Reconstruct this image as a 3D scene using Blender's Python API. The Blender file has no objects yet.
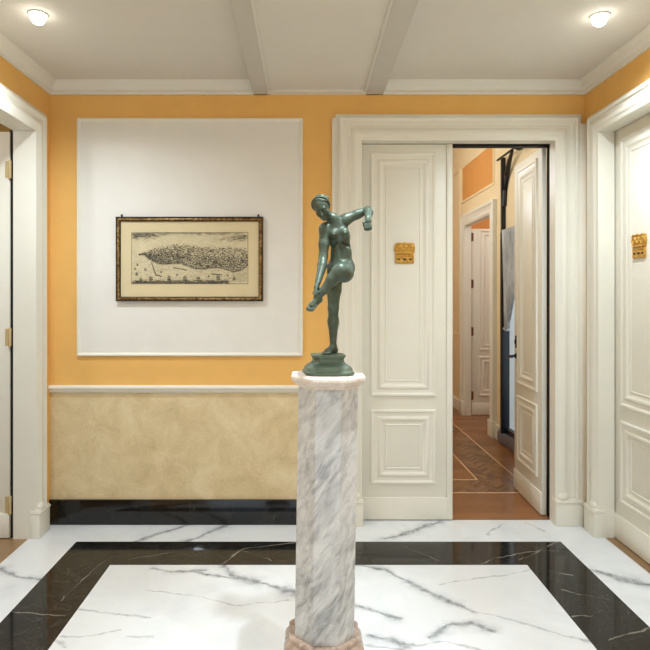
import bpy, bmesh, math, random
import numpy as np
from mathutils import Vector, Matrix

random.seed(7)
C = bpy.context.scene.collection
PI = math.pi
F, CX, CY, EYE = 575.0, 306.0, 297.0, 1.44          # focal length and principal point in photo pixels, eye height
WY = 3.648                                          # back wall plane
LX, RX = -1.624, 1.771                              # side walls
CEIL = 2.80

# ------------------------------------------------------------------ helpers
def at(px, py, Y):
    return Vector(((px-CX)*Y/F, Y, EYE-(py-CY)*Y/F))

class MB:
    def __init__(s): s.bm = bmesh.new()
    def quad(s, pts, mi=0):
        f = s.bm.faces.new([s.bm.verts.new(p) for p in pts]); f.material_index = mi; return f
    def box(s, x0, x1, y0, y1, z0, z1, mi=0, bev=0.0):
        x0, x1 = min(x0, x1), max(x0, x1); y0, y1 = min(y0, y1), max(y0, y1); z0, z1 = min(z0, z1), max(z0, z1)
        t = bmesh.new()
        r = bmesh.ops.create_cube(t, size=1)
        for v in r['verts']:
            v.co = Vector(((x0+x1)/2+v.co.x*(x1-x0), (y0+y1)/2+v.co.y*(y1-y0), (z0+z1)/2+v.co.z*(z1-z0)))
        if bev > 0:
            bmesh.ops.bevel(t, geom=t.edges[:], offset=bev, segments=2, profile=.5, affect='EDGES')
        s.join(t, mi)
    def join(s, t, mi=0):
        m = {}
        for v in t.verts: m[v] = s.bm.verts.new(v.co)
        for f in t.faces:
            g = s.bm.faces.new([m[v] for v in f.verts]); g.material_index = mi
        t.free()
    def rings(s, rings, closed=True, caps=False, mi=0):
        """rings: list of lists of points, bridged one to the next"""
        vs = [[s.bm.verts.new(p) for p in r] for r in rings]
        n = len(vs[0])
        for a, b in zip(vs, vs[1:]):
            for i in range(n if closed else n-1):
                j = (i+1) % n
                f = s.bm.faces.new([a[i], a[j], b[j], b[i]]); f.material_index = mi
        if caps:
            f = s.bm.faces.new(vs[0][::-1]); f.material_index = mi
            f = s.bm.faces.new(vs[-1]); f.material_index = mi
    def lathe(s, prof, c=(0, 0, 0), n=32, mi=0, axis='Z'):
        rr = []
        for r, h in prof:
            ring = []
            for i in range(n):
                a = 2*PI*i/n
                p = (r*math.cos(a), r*math.sin(a), h)
                if axis == 'Y': p = (p[0], h, p[1])
                if axis == 'X': p = (h, p[0], p[1])
                ring.append(Vector(p)+Vector(c))
            rr.append(ring)
        s.rings(rr, caps=True, mi=mi)
    def tube(s, pts, rad, n=10, mi=0):
        pts = [Vector(p) for p in pts]
        rr = []
        for i, p in enumerate(pts):
            d = (pts[min(i+1, len(pts)-1)]-pts[max(i-1, 0)]).normalized()
            u = d.orthogonal() if abs(d.z) > .9 else d.cross(Vector((0, 0, 1)))
            u.normalize(); w = d.cross(u)
            r = rad[i] if isinstance(rad, (list, tuple)) else rad
            rr.append([p+u*r*math.cos(2*PI*k/n)+w*r*math.sin(2*PI*k/n) for k in range(n)])
        s.rings(rr, caps=True, mi=mi)
    def frame(s, rect, prof, fn, closed=True, mi=0):
        """mitred moulding round a rectangle; prof = (inset, height); closed False leaves the bottom side open (door casing)"""
        a0, a1, b0, b1 = rect
        rr = []
        for u, v in prof:
            if closed: c = [(a0+u, b0+u), (a0+u, b1-u), (a1-u, b1-u), (a1-u, b0+u)]
            else: c = [(a0+u, b0), (a0+u, b1-u), (a1-u, b1-u), (a1-u, b0)]
            rr.append([Vector(fn(a, b, v)) for a, b in c])
        s.rings(rr, closed=closed, mi=mi)
    def done(s, name, mats, parent=None, smooth=35, loc=None, rot=None):
        bmesh.ops.remove_doubles(s.bm, verts=s.bm.verts, dist=1e-6)
        bmesh.ops.recalc_face_normals(s.bm, faces=s.bm.faces)
        me = bpy.data.meshes.new(name)
        s.bm.to_mesh(me); s.bm.free()
        for m in (mats if isinstance(mats, (list, tuple)) else [mats]): me.materials.append(m)
        if smooth:
            me.shade_smooth(); me.set_sharp_from_angle(angle=math.radians(smooth))
        return link(name, me, parent, loc, rot)

def link(name, me, parent=None, loc=None, rot=None):
    o = bpy.data.objects.new(name, me); C.objects.link(o)
    if parent: o.parent = parent
    if loc: o.location = loc
    if rot: o.rotation_euler = rot
    return o

def thing(name, label, cat, loc=(0, 0, 0), rot=(0, 0, 0), group=None):
    o = bpy.data.objects.new(name, None); C.objects.link(o)
    o.location = loc; o.rotation_euler = rot
    return tag(o, label, cat, group)

def tag(o, label, cat, group=None):
    o['label'] = label; o['category'] = cat
    if group: o['group'] = group
    return o

def struct(o, label=None):
    o['kind'] = 'structure'
    if label: o['label'] = label
    return o

# ------------------------------------------------------------------ materials
def srgb(r, g, b):
    f = lambda c: (c/255/12.92 if c/255 <= .04045 else ((c/255+.055)/1.055)**2.4)
    return (f(r), f(g), f(b), 1)

class NT:
    def __init__(s, name):
        s.m = bpy.data.materials.new(name); s.m.use_nodes = True
        s.t = s.m.node_tree; s.p = s.t.nodes['Principled BSDF']
        s.co = None
    def n(s, typ, **kw):
        x = s.t.nodes.new(typ)
        for k, v in kw.items(): setattr(x, k, v)
        return x
    def l(s, a, b): s.t.links.new(a, b)
    def obj(s):
        if s.co is None: s.co = s.n('ShaderNodeTexCoord').outputs['Object']
        return s.co
    def math(s, op, a, b=None, c=None, clamp=False):
        x = s.n('ShaderNodeMath', operation=op, use_clamp=clamp)
        for i, v in enumerate((a, b, c)):
            if v is None: continue
            if isinstance(v, (int, float)): x.inputs[i].default_value = v
            else: s.l(v, x.inputs[i])
        return x.outputs[0]
    def vmath(s, op, a, b=None, sc=None):
        x = s.n('ShaderNodeVectorMath', operation=op)
        for i, v in enumerate((a, b)):
            if v is None: continue
            if isinstance(v, (tuple, list, Vector)): x.inputs[i].default_value = tuple(v)[:3]
            else: s.l(v, x.inputs[i])
        if sc is not None: s.l(sc, x.inputs['Scale'])
        return x.outputs['Value'] if op in ('DOT_PRODUCT', 'LENGTH', 'DISTANCE') else x.outputs['Vector']
    def mapping(s, scale=(1, 1, 1), rot=(0, 0, 0), loc=(0, 0, 0), src=None):
        x = s.n('ShaderNodeMapping'); s.l(src or s.obj(), x.inputs[0])
        x.inputs['Scale'].default_value = scale; x.inputs['Rotation'].default_value = rot; x.inputs['Location'].default_value = loc
        return x.outputs[0]
    def noise(s, scale, detail=4, rough=.55, vec=None, dist=0):
        x = s.n('ShaderNodeTexNoise'); s.l(vec or s.obj(), x.inputs['Vector'])
        x.inputs['Scale'].default_value = scale; x.inputs['Detail'].default_value = detail
        x.inputs['Roughness'].default_value = rough; x.inputs['Distortion'].default_value = dist
        return x
    def ramp(s, fac, stops, interp='LINEAR'):
        x = s.n('ShaderNodeValToRGB'); x.color_ramp.interpolation = interp; s.l(fac, x.inputs[0])
        e = x.color_ramp.elements
        while len(e) < len(stops): e.new(.5)
        for el, (p, c) in zip(e, stops): el.position = p; el.color = c if len(c) == 4 else (*c, 1)
        return x.outputs[0]
    def mix(s, fac, a, b, typ='MIX'):
        x = s.n('ShaderNodeMix', data_type='RGBA', blend_type=typ)
        if isinstance(fac, (int, float)): x.inputs[0].default_value = fac
        else: s.l(fac, x.inputs[0])
        for i, v in ((6, a), (7, b)):
            if isinstance(v, (tuple, list)): x.inputs[i].default_value = v
            else: s.l(v, x.inputs[i])
        return x.outputs[2]
    def set(s, col=None, rough=None, metal=None, spec=None, coat=None):
        p = s.p
        for k, v in (('Base Color', col), ('Roughness', rough), ('Metallic', metal), ('Specular IOR Level', spec), ('Coat Weight', coat)):
            if v is None: continue
            if isinstance(v, (int, float, tuple, list)): p.inputs[k].default_value = v
            else: s.l(v, p.inputs[k])
        return s
    def bump(s, h, strength=.2, dist=.01):
        x = s.n('ShaderNodeBump'); x.inputs['Strength'].default_value = strength; x.inputs['Distance'].default_value = dist
        s.l(h, x.inputs['Height']); s.l(x.outputs[0], s.p.inputs['Normal']); return s
    def seg(s, vec, a, b):
        """distance from vec to the segment a-b"""
        a = Vector((*a, 0)) if len(a) == 2 else Vector(a); b = Vector((*b, 0)) if len(b) == 2 else Vector(b)
        ba = b-a
        pa = s.vmath('SUBTRACT', vec, a)
        d = s.vmath('DOT_PRODUCT', pa, ba/ba.length_squared)
        h = s.math('MULTIPLY', d, 1.0, clamp=True)
        x = s.n('ShaderNodeVectorMath', operation='SCALE'); x.inputs[0].default_value = tuple(ba); s.l(h, x.inputs['Scale'])
        return s.vmath('LENGTH', s.vmath('SUBTRACT', pa, x.outputs['Vector']))

def paint(name, col, rough=.4, var=.04, bumpy=0, scale=6):
    k = NT(name)
    nz = k.noise(scale, 5, .6)
    c2 = tuple(c*(1-var*2) for c in col[:3])+(1,)
    k.set(k.ramp(nz.outputs['Fac'], [(.3, c2), (.7, col)]), rough)
    if bumpy:
        k.bump(k.noise(scale*40, 2).outputs['Fac'], bumpy, .002)
    return k.m

M = {}
M['white'] = paint('white_lacquer', srgb(238, 233, 218), .38, .015)
M['panelwhite'] = paint('white_wall_paint', srgb(237, 233, 224), .7, .02)
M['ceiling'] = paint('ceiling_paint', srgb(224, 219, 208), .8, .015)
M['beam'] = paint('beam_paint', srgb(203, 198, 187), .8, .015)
M['cornice'] = paint('cornice_paint', srgb(232, 228, 216), .6, .01)
M['yellow'] = paint('yellow_wall_paint', srgb(240, 187, 104), .75, .03, .15)
M['cream'] = paint('cream_corridor_paint', srgb(244, 222, 180), .6, .02)
M['orange'] = paint('orange_corridor_paint', srgb(226, 158, 84), .7, .02)
M['black'] = paint('black_stop_and_gap_shade', (.006, .006, .007, 1), .5, .1)  # black of the head stop, also stands for shade in the door gaps
M['iron'] = paint('black_painted_iron', (.008, .008, .010, 1), .4, .2)
M['slate'] = paint('blue_grey_stone', srgb(112, 116, 128), .35, .12)
M['dim'] = paint('dimmed_yellow_wall_paint', srgb(190, 160, 96), .8, .04)  # yellow wall of the side room, its dim light mixed into the colour

k = NT('mottled_beige_wainscot')
a = k.noise(5.5, 6, .65, dist=.6); b = k.noise(120, 3, .6)
c = k.ramp(a.outputs['Fac'], [(.28, srgb(203, 182, 143)), (.5, srgb(220, 200, 162)), (.72, srgb(233, 217, 184))])
c = k.mix(.35, c, k.ramp(b.outputs['Fac'], [(.35, srgb(170, 142, 98)), (.65, srgb(238, 220, 180))]), 'SOFT_LIGHT')
k.set(c, .55); k.bump(b.outputs['Fac'], .15, .002); M['wainscot'] = k.m

# --- marbles
def vein_field(k, vec, lines, brk=None):
    """lines: (list of (x,y), width): smooth 0..1 mask of the strongest vein"""
    out = None
    for pts, w in lines:
        d = None
        for p, q in zip(pts, pts[1:]):
            s = k.seg(vec, p, q)
            d = s if d is None else k.math('MINIMUM', d, s)
        if brk is not None: d = k.math('MULTIPLY', d, brk)
        m = k.n('ShaderNodeMapRange', interpolation_type='SMOOTHSTEP')
        k.l(d, m.inputs[0]); m.inputs[1].default_value = w; m.inputs[2].default_value = 0; m.inputs[3].default_value = 0; m.inputs[4].default_value = 1
        out = m.outputs[0] if out is None else k.math('MAXIMUM', out, m.outputs[0])
    return out

def on_floor(px, py):
    Y = F*EYE/(py-CY); return ((px-CX)*Y/F, Y)
def pix(*pts): return [on_floor(*p) for p in pts]
def warped(k, sc, amt, detail=4):
    nz = k.noise(sc, detail, .6)
    v = k.vmath('SUBTRACT', nz.outputs['Color'], (.5, .5, .5))
    x = k.n('ShaderNodeVectorMath', operation='SCALE'); k.l(v, x.inputs[0]); x.inputs['Scale'].default_value = amt
    return k.vmath('MULTIPLY', k.vmath('ADD', k.obj(), x.outputs[0]), (1, 1, 0))

k = NT('white_veined_marble')
w = warped(k, 4.5, .10, 6)
bold = [(pix((134, 542), (160, 533), (190, 524)), .022), (pix((183, 543), (208, 533), (234, 522)), .035),
        (pix((-30, 566), (0, 569), (15, 576), (40, 580)), .028), (pix((222, 565), (233, 576), (264, 584), (296, 593)), .040),
        (pix((296, 593), (330, 598), (400, 620)), .02),
        (pix((155, 569), (183, 572), (202, 571)), .018), (pix((190, 572), (212, 576), (240, 579)), .018),
        (pix((384, 539), (411, 532), (441, 521)), .038), (pix((584, 568), (619, 579), (660, 586), (760, 592)), .045),
        (pix((355, 564), (386, 570), (421, 589), (452, 602), (472, 612)), .028), (pix((429, 637), (447, 627), (472, 624), (494, 632)), .026),
        (pix((371, 636), (391, 641), (406, 648)), .03)]
thin = [(pix((56, 609), (100, 611), (152, 618)), .012), (pix((60, 636), (92, 637), (122, 630)), .014), (pix((40, 632), (63, 648)), .016),
        (pix((127, 638), (152, 637)), .016), (pix((472, 612), (538, 627), (590, 642)), .014), (pix((406, 646), (442, 641), (482, 650)), .014),
        (pix((488, 534), (500, 524)), .02), (pix((523, 522), (545, 532)), .014), (pix((440, 585), (520, 572), (560, 560)), .008),
        (pix((150, 590), (240, 604), (290, 600)), .007), (pix((330, 640), (420, 655), (480, 690)), .014), (pix((120, 655), (200, 668), (280, 660)), .014)]
brk = k.ramp(k.noise(7, 5, .65).outputs['Fac'], [(.36, (.55, .55, .55)), (.5, (1.1, 1.1, 1.1)), (.68, (3.2, 3.2, 3.2))])
vb = vein_field(k, w, bold, brk); vt = vein_field(k, w, thin, brk)
halo = vein_field(k, w, [(p, q*2.6) for p, q in bold], brk)
tex = k.ramp(k.noise(30, 4).outputs['Fac'], [(.35, (.35, .35, .35)), (.65, (1, 1, 1))])
vb = k.math('MULTIPLY', k.math('POWER', vb, 1.3), k.math('MULTIPLY', tex, .95)); vt = k.math('MULTIPLY', k.math('MULTIPLY', vt, tex), .6)
cloud = k.ramp(k.noise(2.2, 5, .6, dist=1.2).outputs['Fac'], [(.45, srgb(230, 231, 231)), (.75, srgb(216, 218, 219))])
cloud = k.mix(k.math('MULTIPLY', halo, .30), cloud, srgb(160, 164, 168))
c = k.mix(k.math('MAXIMUM', vb, vt), cloud, srgb(112, 116, 121))
k.set(c, .09, spec=.5); M['marble'] = k.m

k = NT('black_veined_marble')
w = warped(k, 5, .09, 6)
lines = [(pix((223, 564), (244, 548), (294, 542)), .008), (pix((244, 551), (270, 560)), .005), (pix((10, 612), (66, 617)), .007), (pix((60, 600), (105, 560)), .005), (pix((130, 560), (190, 548)), .004),
         (pix((548, 571), (574, 576)), .009), (pix((520, 560), (559, 542)), .007), (pix((573, 617), (594, 617)), .009), (pix((480, 563), (515, 553), (560, 550)), .006),
         (pix((560, 590), (610, 600)), .006), (pix((400, 545), (440, 562)), .004), (pix((610, 640), (650, 628)), .007)]
brk = k.ramp(k.noise(9, 5, .65).outputs['Fac'], [(.36, (.7, .7, .7)), (.5, (1.4, 1.4, 1.4)), (.62, (5, 5, 5))])
v = vein_field(k, w, lines, brk)
nz = k.noise(3, 6, .7, dist=2.5)
web = k.ramp(nz.outputs['Fac'], [(.493, (0, 0, 0)), (.5, (.16, .16, .16)), (.507, (0, 0, 0))])
v = k.math('MAXIMUM', k.math('MULTIPLY', v, .6), web)
c = k.mix(v, (.012, .011, .010, 1), srgb(170, 160, 145))
k.set(c, .08, spec=.35); M['blackmarble'] = k.m

k = NT('black_baseboard_marble')
nz = k.noise(2.4, 6, .7, dist=2.5)
web = k.ramp(nz.outputs['Fac'], [(.494, (0, 0, 0)), (.5, (.12, .12, .12)), (.506, (0, 0, 0))])
k.set(k.mix(web, (.007, .007, .007, 1), srgb(170, 160, 145)), .1); M['blackbase'] = k.m

def grey_marble(name, light, dark, rough, sc=1.0):
    k = NT(name)
    v0 = k.mapping((1, 1, 1), (0, math.radians(-36), 0)); v = k.mapping((1.5*sc, 1.1*sc, .38*sc), src=v0)
    a = k.noise(14, 6, .62, v, .8); b = k.noise(38, 5, .6, v, .5); d = k.noise(3.5, 3, .5)
    c = k.ramp(a.outputs['Fac'], [(.36, dark), (.50, tuple((x*.55+y*.45) for x, y in zip(light, dark))), (.62, light)])
    c = k.mix(.45, c, k.ramp(b.outputs['Fac'], [(.36, dark), (.55, light)]))
    c = k.mix(k.ramp(d.outputs['Fac'], [(.4, (0, 0, 0)), (.7, (.5, .5, .5))]), c, light)
    k.set(c, rough); return k.m
M['shaft'] = grey_marble('grey_veined_shaft_marble', srgb(208, 207, 203), srgb(130, 130, 130), .32)
M['cap'] = grey_marble('worn_white_marble', srgb(240, 232, 222), srgb(206, 186, 168), .5, 1.6)
M['plinth'] = grey_marble('polished_brown_marble', srgb(186, 164, 146), srgb(112, 88, 74), .12, 1.2)

# --- woods
def wood(name, a, b, c_, axis='X', plank=.12, length=1.2, rough=.28, chevron=False):
    k = NT(name)
    sep = k.n('ShaderNodeSeparateXYZ'); k.l(k.obj(), sep.inputs[0])
    x, y = sep.outputs[0], sep.outputs[1]
    if axis == 'Y': x, y = y, x
    if chevron:
        col = k.math('DIVIDE', x, .085)
        zz = k.math('PINGPONG', x, .085)
        y2 = k.math('ADD', y, k.math('MULTIPLY', zz, 1.0))
        row = k.math('FLOOR', k.math('DIVIDE', y2, .04)); fr = k.math('FRACT', k.math('DIVIDE', y2, .04))
        colf = k.math('FLOOR', col)
    else:
        row = k.math('FLOOR', k.math('DIVIDE', y, plank)); fr = k.math('FRACT', k.math('DIVIDE', y, plank))
        colf = k.math('FLOOR', k.math('ADD', k.math('DIVIDE', x, length), k.math('MULTIPLY', row, .37)))
    comb = k.n('ShaderNodeCombineXYZ'); k.l(row, comb.inputs[0]); k.l(colf, comb.inputs[1])
    wn = k.n('ShaderNodeTexWhiteNoise'); k.l(comb.outputs[0], wn.inputs[0])
    tone = k.ramp(wn.outputs['Value'], [(0, a), (.5, b), (1, c_)])
    grain = k.noise(8, 5, .6, k.mapping((1.2, 22, 1) if axis == 'X' else (22, 1.2, 1)))
    tone = k.mix(.5, tone, k.ramp(grain.outputs['Fac'], [(.3, tuple(v*.55 for v in b[:3])+(1,)), (.7, b)]))
    gap = k.ramp(fr, [(0, (.35, .35, .35)), (.03 if not chevron else .2, (1, 1, 1))])
    k.set(k.mix(1, tone, gap, 'MULTIPLY'), rough); return k.m
OA, OB, OC = srgb(124, 78, 44), srgb(150, 98, 58), srgb(172, 118, 74)
M['oak'] = wood('oak_plank_parquet', OA, OB, OC)
M['oaky'] = wood('oak_threshold_wood', srgb(136, 104, 70), srgb(156, 122, 84), srgb(172, 138, 98), 'Y', .2, 2)
M['chevron'] = wood('chevron_parquet_band', srgb(92, 60, 34), srgb(132, 90, 56), srgb(176, 128, 84), 'X', chevron=True)
M['inlay'] = paint('pale_inlay_wood', srgb(224, 180, 136), .3, .05, scale=20)

# --- bronze, gilding, misc.
k = NT('green_patina_bronze')
n1 = k.noise(22, 6, .65); n2 = k.noise(90, 4, .6)
geo = k.n('ShaderNodeNewGeometry')
pt = k.ramp(geo.outputs['Pointiness'], [(.46, (0, 0, 0)), (.54, (1, 1, 1))])  # raised parts paler, creases darker: light and shade deepened in the colour
c = k.ramp(n1.outputs['Fac'], [(.34, srgb(24, 28, 22)), (.5, srgb(44, 54, 43)), (.66, srgb(98, 116, 98))])
c = k.mix(k.math('MULTIPLY', pt, .6), k.mix(.45, c, srgb(30, 34, 26)), srgb(112, 130, 110))
c = k.mix(k.ramp(n2.outputs['Fac'], [(.58, (0, 0, 0)), (.72, (.35, .35, .35))]), c, srgb(70, 62, 44))
k.set(c, k.ramp(n2.outputs['Fac'], [(.3, (.38, .38, .38)), (.7, (.55, .55, .55))]), .3)
k.bump(n2.outputs['Fac'], .3, .002); M['bronze'] = k.m

k = NT('aged_gilt_frame')
n1 = k.noise(60, 5, .7)
k.set(k.ramp(n1.outputs['Fac'], [(.35, srgb(70, 50, 26)), (.52, srgb(150, 116, 66)), (.7, srgb(206, 176, 116))]), .38, .6)
k.bump(n1.outputs['Fac'], .3, .003); M['gilt'] = k.m
M['darkframe'] = paint('dark_wood_edge', srgb(52, 36, 22), .45, .2, scale=30)
k = NT('gilded_plaque_brass')
n1 = k.noise(70, 4, .7)
k.set(k.ramp(n1.outputs['Fac'], [(.3, srgb(168, 116, 40)), (.6, srgb(226, 178, 84))]), .38, .45); M['brass'] = k.m
M['brasspale'] = paint('pale_brass', srgb(206, 182, 130), .35, .06)
M['hinge'] = paint('copper_brown_hinge', srgb(122, 84, 56), .4, .12)
M['engrave'] = paint('dark_engraving_fill', srgb(66, 40, 16), .5, .1)
M['steel'] = paint('dark_bronze_handle', (.04, .04, .045, 1), .3, .1); M['steel'].node_tree.nodes['Principled BSDF'].inputs['Metallic'].default_value = .8
M['mat'] = paint('aged_cream_mount', srgb(226, 208, 166), .8, .03, scale=4)
k = NT('aged_print_paper')
n1 = k.noise(9, 4, .6); n2 = k.noise(160, 2, .5)
c = k.ramp(n1.outputs['Fac'], [(.3, srgb(204, 190, 152)), (.7, srgb(222, 208, 172))])
k.set(k.mix(k.ramp(n2.outputs['Fac'], [(.5, (0, 0, 0)), (.7, (.25, .25, .25))]), c, srgb(130, 120, 98)), .85); M['paper'] = k.m
M['ink'] = paint('engraving_ink', srgb(74, 68, 58), .85, .25, scale=60)
M['inkgrey'] = paint('grey_engraving_ink', srgb(142, 132, 110), .85, .15, scale=60)
k = NT('silver_drapery')
n1 = k.noise(7, 4, .6, k.mapping((1, 1, .3)))
k.set(k.ramp(n1.outputs['Fac'], [(.35, srgb(150, 154, 158)), (.65, srgb(220, 223, 225))]), .35); k.p.inputs['Sheen Weight'].default_value = .3; M['drape'] = k.m

def glassy(name, spec):
    k = NT(name)
    tr = k.n('ShaderNodeBsdfTransparent'); gl = k.n('ShaderNodeBsdfGlossy'); gl.inputs['Roughness'].default_value = .03
    fr = k.n('ShaderNodeLayerWeight'); fr.inputs[0].default_value = spec
    mx = k.n('ShaderNodeMixShader'); k.l(k.math('MULTIPLY', fr.outputs['Facing'], .10), mx.inputs[0]); k.l(tr.outputs[0], mx.inputs[1]); k.l(gl.outputs[0], mx.inputs[2])
    k.l(mx.outputs[0], k.t.nodes['Material Output'].inputs['Surface']); return k.m
M['glass'] = glassy('clear_pane', .35)
k = NT('lamp_lens'); k.set((1, 1, 1, 1), .4); k.p.inputs['Emission Color'].default_value = (1, .95, .85, 1); k.p.inputs['Emission Strength'].default_value = 13; M['lens'] = k.m

# ------------------------------------------------------------------ room shell
# floor: white marble with a black border band
XS = [-1.652, -1.352, -1.053, 1.188, 1.499, 1.788]
YS = [-1.6, -.95, -.66, 3.09, 3.385, 3.713]
f = MB()
for i in range(5):
    for j in range(5):
        black = (i in (1, 3) and 1 <= j <= 3) or (j in (1, 3) and 1 <= i <= 3)
        f.quad([(XS[i], YS[j], 0), (XS[i+1], YS[j], 0), (XS[i+1], YS[j+1], 0), (XS[i], YS[j+1], 0)], 1 if black else 0)
bt = bmesh.ops.extrude_face_region(f.bm, geom=f.bm.faces[:])
f.bm.normal_update()
floor = f
# (a thin slab: extruded faces moved down)
for g in bt['geom']:
    if isinstance(g, bmesh.types.BMVert): g.co.z = -.05
struct(floor.done('floor', [M['marble'], M['blackmarble']], smooth=0))

# oak floors of the rooms beyond
f = MB(); f.box(-4.0, XS[0], .6, 5.2, -.05, 0); struct(f.done('floor_side_room', M['oaky'], smooth=0))
f = MB(); f.box(XS[5], 1.98, 2.0, 3.6, -.05, 0); struct(f.done('floor_threshold', M['oaky'], smooth=0))
f = MB()
cx0, cx1, cy0, cy1 = .10, 1.945, 3.713, 8.4
o0, o1, p0, p1 = cx0+.265, 1.68, 4.224, 7.6         # chevron band outer rectangle
i0, i1, q0, q1 = cx0+.59, 1.355, 4.525, 7.3         # and inner
def ring(f, A, B, z, mi):
    (a0, a1, b0, b1), (c0, c1, d0, d1) = A, B
    for q in ([(a0, b0), (a1, b0), (c1, d0), (c0, d0)], [(a1, b0), (a1, b1), (c1, d1), (c1, d0)],
              [(a1, b1), (a0, b1), (c0, d1), (c1, d1)], [(a0, b1), (a0, b0), (c0, d0), (c0, d1)]):
        f.quad([(x, y, z) for x, y in q], mi)
e = .012
ring(f, (cx0, cx1, cy0, cy1), (o0, o1, p0, p1), 0, 0)
ring(f, (o0, o1, p0, p1), (o0+e, o1-e, p0+e*1.5, p1-e), 0, 1)
ring(f, (o0+e, o1-e, p0+e*1.5, p1-e), (i0, i1, q0, q1), 0, 2)
ring(f, (i0, i1, q0, q1), (i0+e, i1-e, q0+e*1.5, q1-e), 0, 1)
f.quad([(i0+e, q0+e*1.5, 0), (i1-e, q0+e*1.5, 0), (i1-e, q1-e, 0), (i0+e, q1-e, 0)], 0)
f.box(cx1, 4.2, 5.85, 8.4, -.05, 0, 0)
struct(f.done('floor_corridor', [M['oak'], M['inlay'], M['chevron']], smooth=0))

# walls
DX0, DX1, DZ = .353, 1.572, 2.43                    # back doorway (front edge of its casing)
w = MB()
for (x0, x1, z0, z1) in ((-1.80, DX0-.02, .86, CEIL+.1), (DX0-.02, DX1+.028, DZ+.02, CEIL+.1), (DX1+.028, 2.0, .86, CEIL+.1)):
    w.box(x0, x1, WY, WY+.15, z0, z1, 0)
w.box(-1.80, DX0-.02, WY, WY+.15, 0, .86, 1); w.box(DX1+.028, 2.0, WY, WY+.15, 0, .86, 1)
struct(w.done('wall_back', [M['yellow'], M['wainscot']], smooth=0))
LY0, LY1 = 2.20, 3.42; RY0, RY1 = 2.25, 3.44
w = MB()
w.box(LX-.12, LX, LY1+.01, WY+.15, 0, CEIL+.1); w.box(LX-.12, LX, LY0-.01, LY1+.01, DZ+.01, CEIL+.1); w.box(LX-.12, LX, -1.6, LY0-.01, 0, CEIL+.1)
struct(w.done('wall_left', M['yellow'], smooth=0))
w = MB()
w.box(RX, RX+.14, RY1+.02, WY+.15, 0, CEIL+.1); w.box(RX, RX+.14, RY0-.02, RY1+.02, DZ+.01, CEIL+.1); w.box(RX, RX+.14, -1.6, RY0-.02, 0, CEIL+.1)
struct(w.done('wall_right', M['yellow'], smooth=0))
# unseen wall behind the viewer; its wide opening is added for soft fill light
w = MB()
w.box(-1.8, -1.25, -1.75, -1.6, 0, CEIL+.1); w.box(1.40, 2.0, -1.75, -1.6, 0, CEIL+.1); w.box(-1.25, 1.40, -1.75, -1.6, 2.45, CEIL+.1)
struct(w.done('wall_front', M['panelwhite'], smooth=0))

# ceiling with the dropped centre
w = MB(); w.box(-1.8, 2.0, -1.7, WY+.1, CEIL, CEIL+.1); struct(w.done('ceiling', M['ceiling'], smooth=0))
w = MB()
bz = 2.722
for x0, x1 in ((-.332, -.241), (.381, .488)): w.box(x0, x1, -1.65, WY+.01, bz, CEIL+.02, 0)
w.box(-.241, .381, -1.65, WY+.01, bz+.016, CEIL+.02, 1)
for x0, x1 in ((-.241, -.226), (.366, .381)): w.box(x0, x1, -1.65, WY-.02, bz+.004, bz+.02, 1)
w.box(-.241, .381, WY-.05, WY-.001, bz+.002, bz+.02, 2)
struct(w.done('ceiling_beam', [M['beam'], M['ceiling'], M['cornice']], smooth=0))

# cornice round the room
w = MB()
prof = [(0, .078), (.012, .078), (.014, .066), (.024, .062), (.036, .05), (.042, .034), (.045, .026), (.050, .022), (.056, .014), (.058, 0)]
w.frame((LX, RX, -1.6, WY), prof, lambda a, b, v: (a, b, CEIL-v))
struct(w.done('trim_1', M['cornice']), 'moulded cornice')

# chair rail and black marble baseboard on the back wall
w = MB()
rail = [(0, .881), (.018, .881), (.026, .874), (.028, .864), (.018, .856), (.015, .843), (.008, .834), (0, .831)]
w.rings([[(LX+.0, WY-d, z) for d, z in rail], [(DX0-.188, WY-d, z) for d, z in rail]], closed=True, caps=True)
struct(w.done('trim_2', M['white']), 'white chair rail')
w = MB(); w.box(LX, DX0-.16, WY-.018, WY, 0, .158, 0, .003); struct(w.done('baseboard_back', M['blackbase']))

# large white wall panel with its thin moulded edge
w = MB()
px0, px1, pz0, pz1 = -1.450, -.020, 1.066, 2.572
w.frame((px0, px1, pz0, pz1), [(0, 0), (0, .012), (.004, .016), (.010, .016), (.016, .010), (.02, .007), (.022, .004)], lambda a, b, v: (a, WY-v, b))
w.quad([(px0+.022, WY-.004, pz0+.022), (px1-.022, WY-.004, pz0+.022), (px1-.022, WY-.004, pz1-.022), (px0+.022, WY-.004, pz1-.022)], 1)
struct(w.done('trim_3', [M['white'], M['panelwhite']]), 'white painted panel framed by a thin moulding')

# ------------------------------------------------------------------ door casings
def casing_profile(wd, pr, depth):
    k = pr/.04
    p = [(0, 0), (0, .018), (.010, .020), (.013, .030*k), (.018, .036*k), (.030, .040*k), (.038, .036*k), (.044, .026*k)]
    t0, t1 = wd-.075, wd-.018                      # rounded torus along the inner edge
    p += [(t0-.012, .024*k), (t0-.006, .029*k), (t0, .027*k)]
    for i in range(1, 8):
        a = i/8
        p.append((t0+(t1-t0)*a, (.026+.014*math.sin(PI*a))*k))
    p += [(t1+.002, .026*k), (wd-.004, .024*k), (wd, .020*k), (wd, -depth)]
    return p

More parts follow.
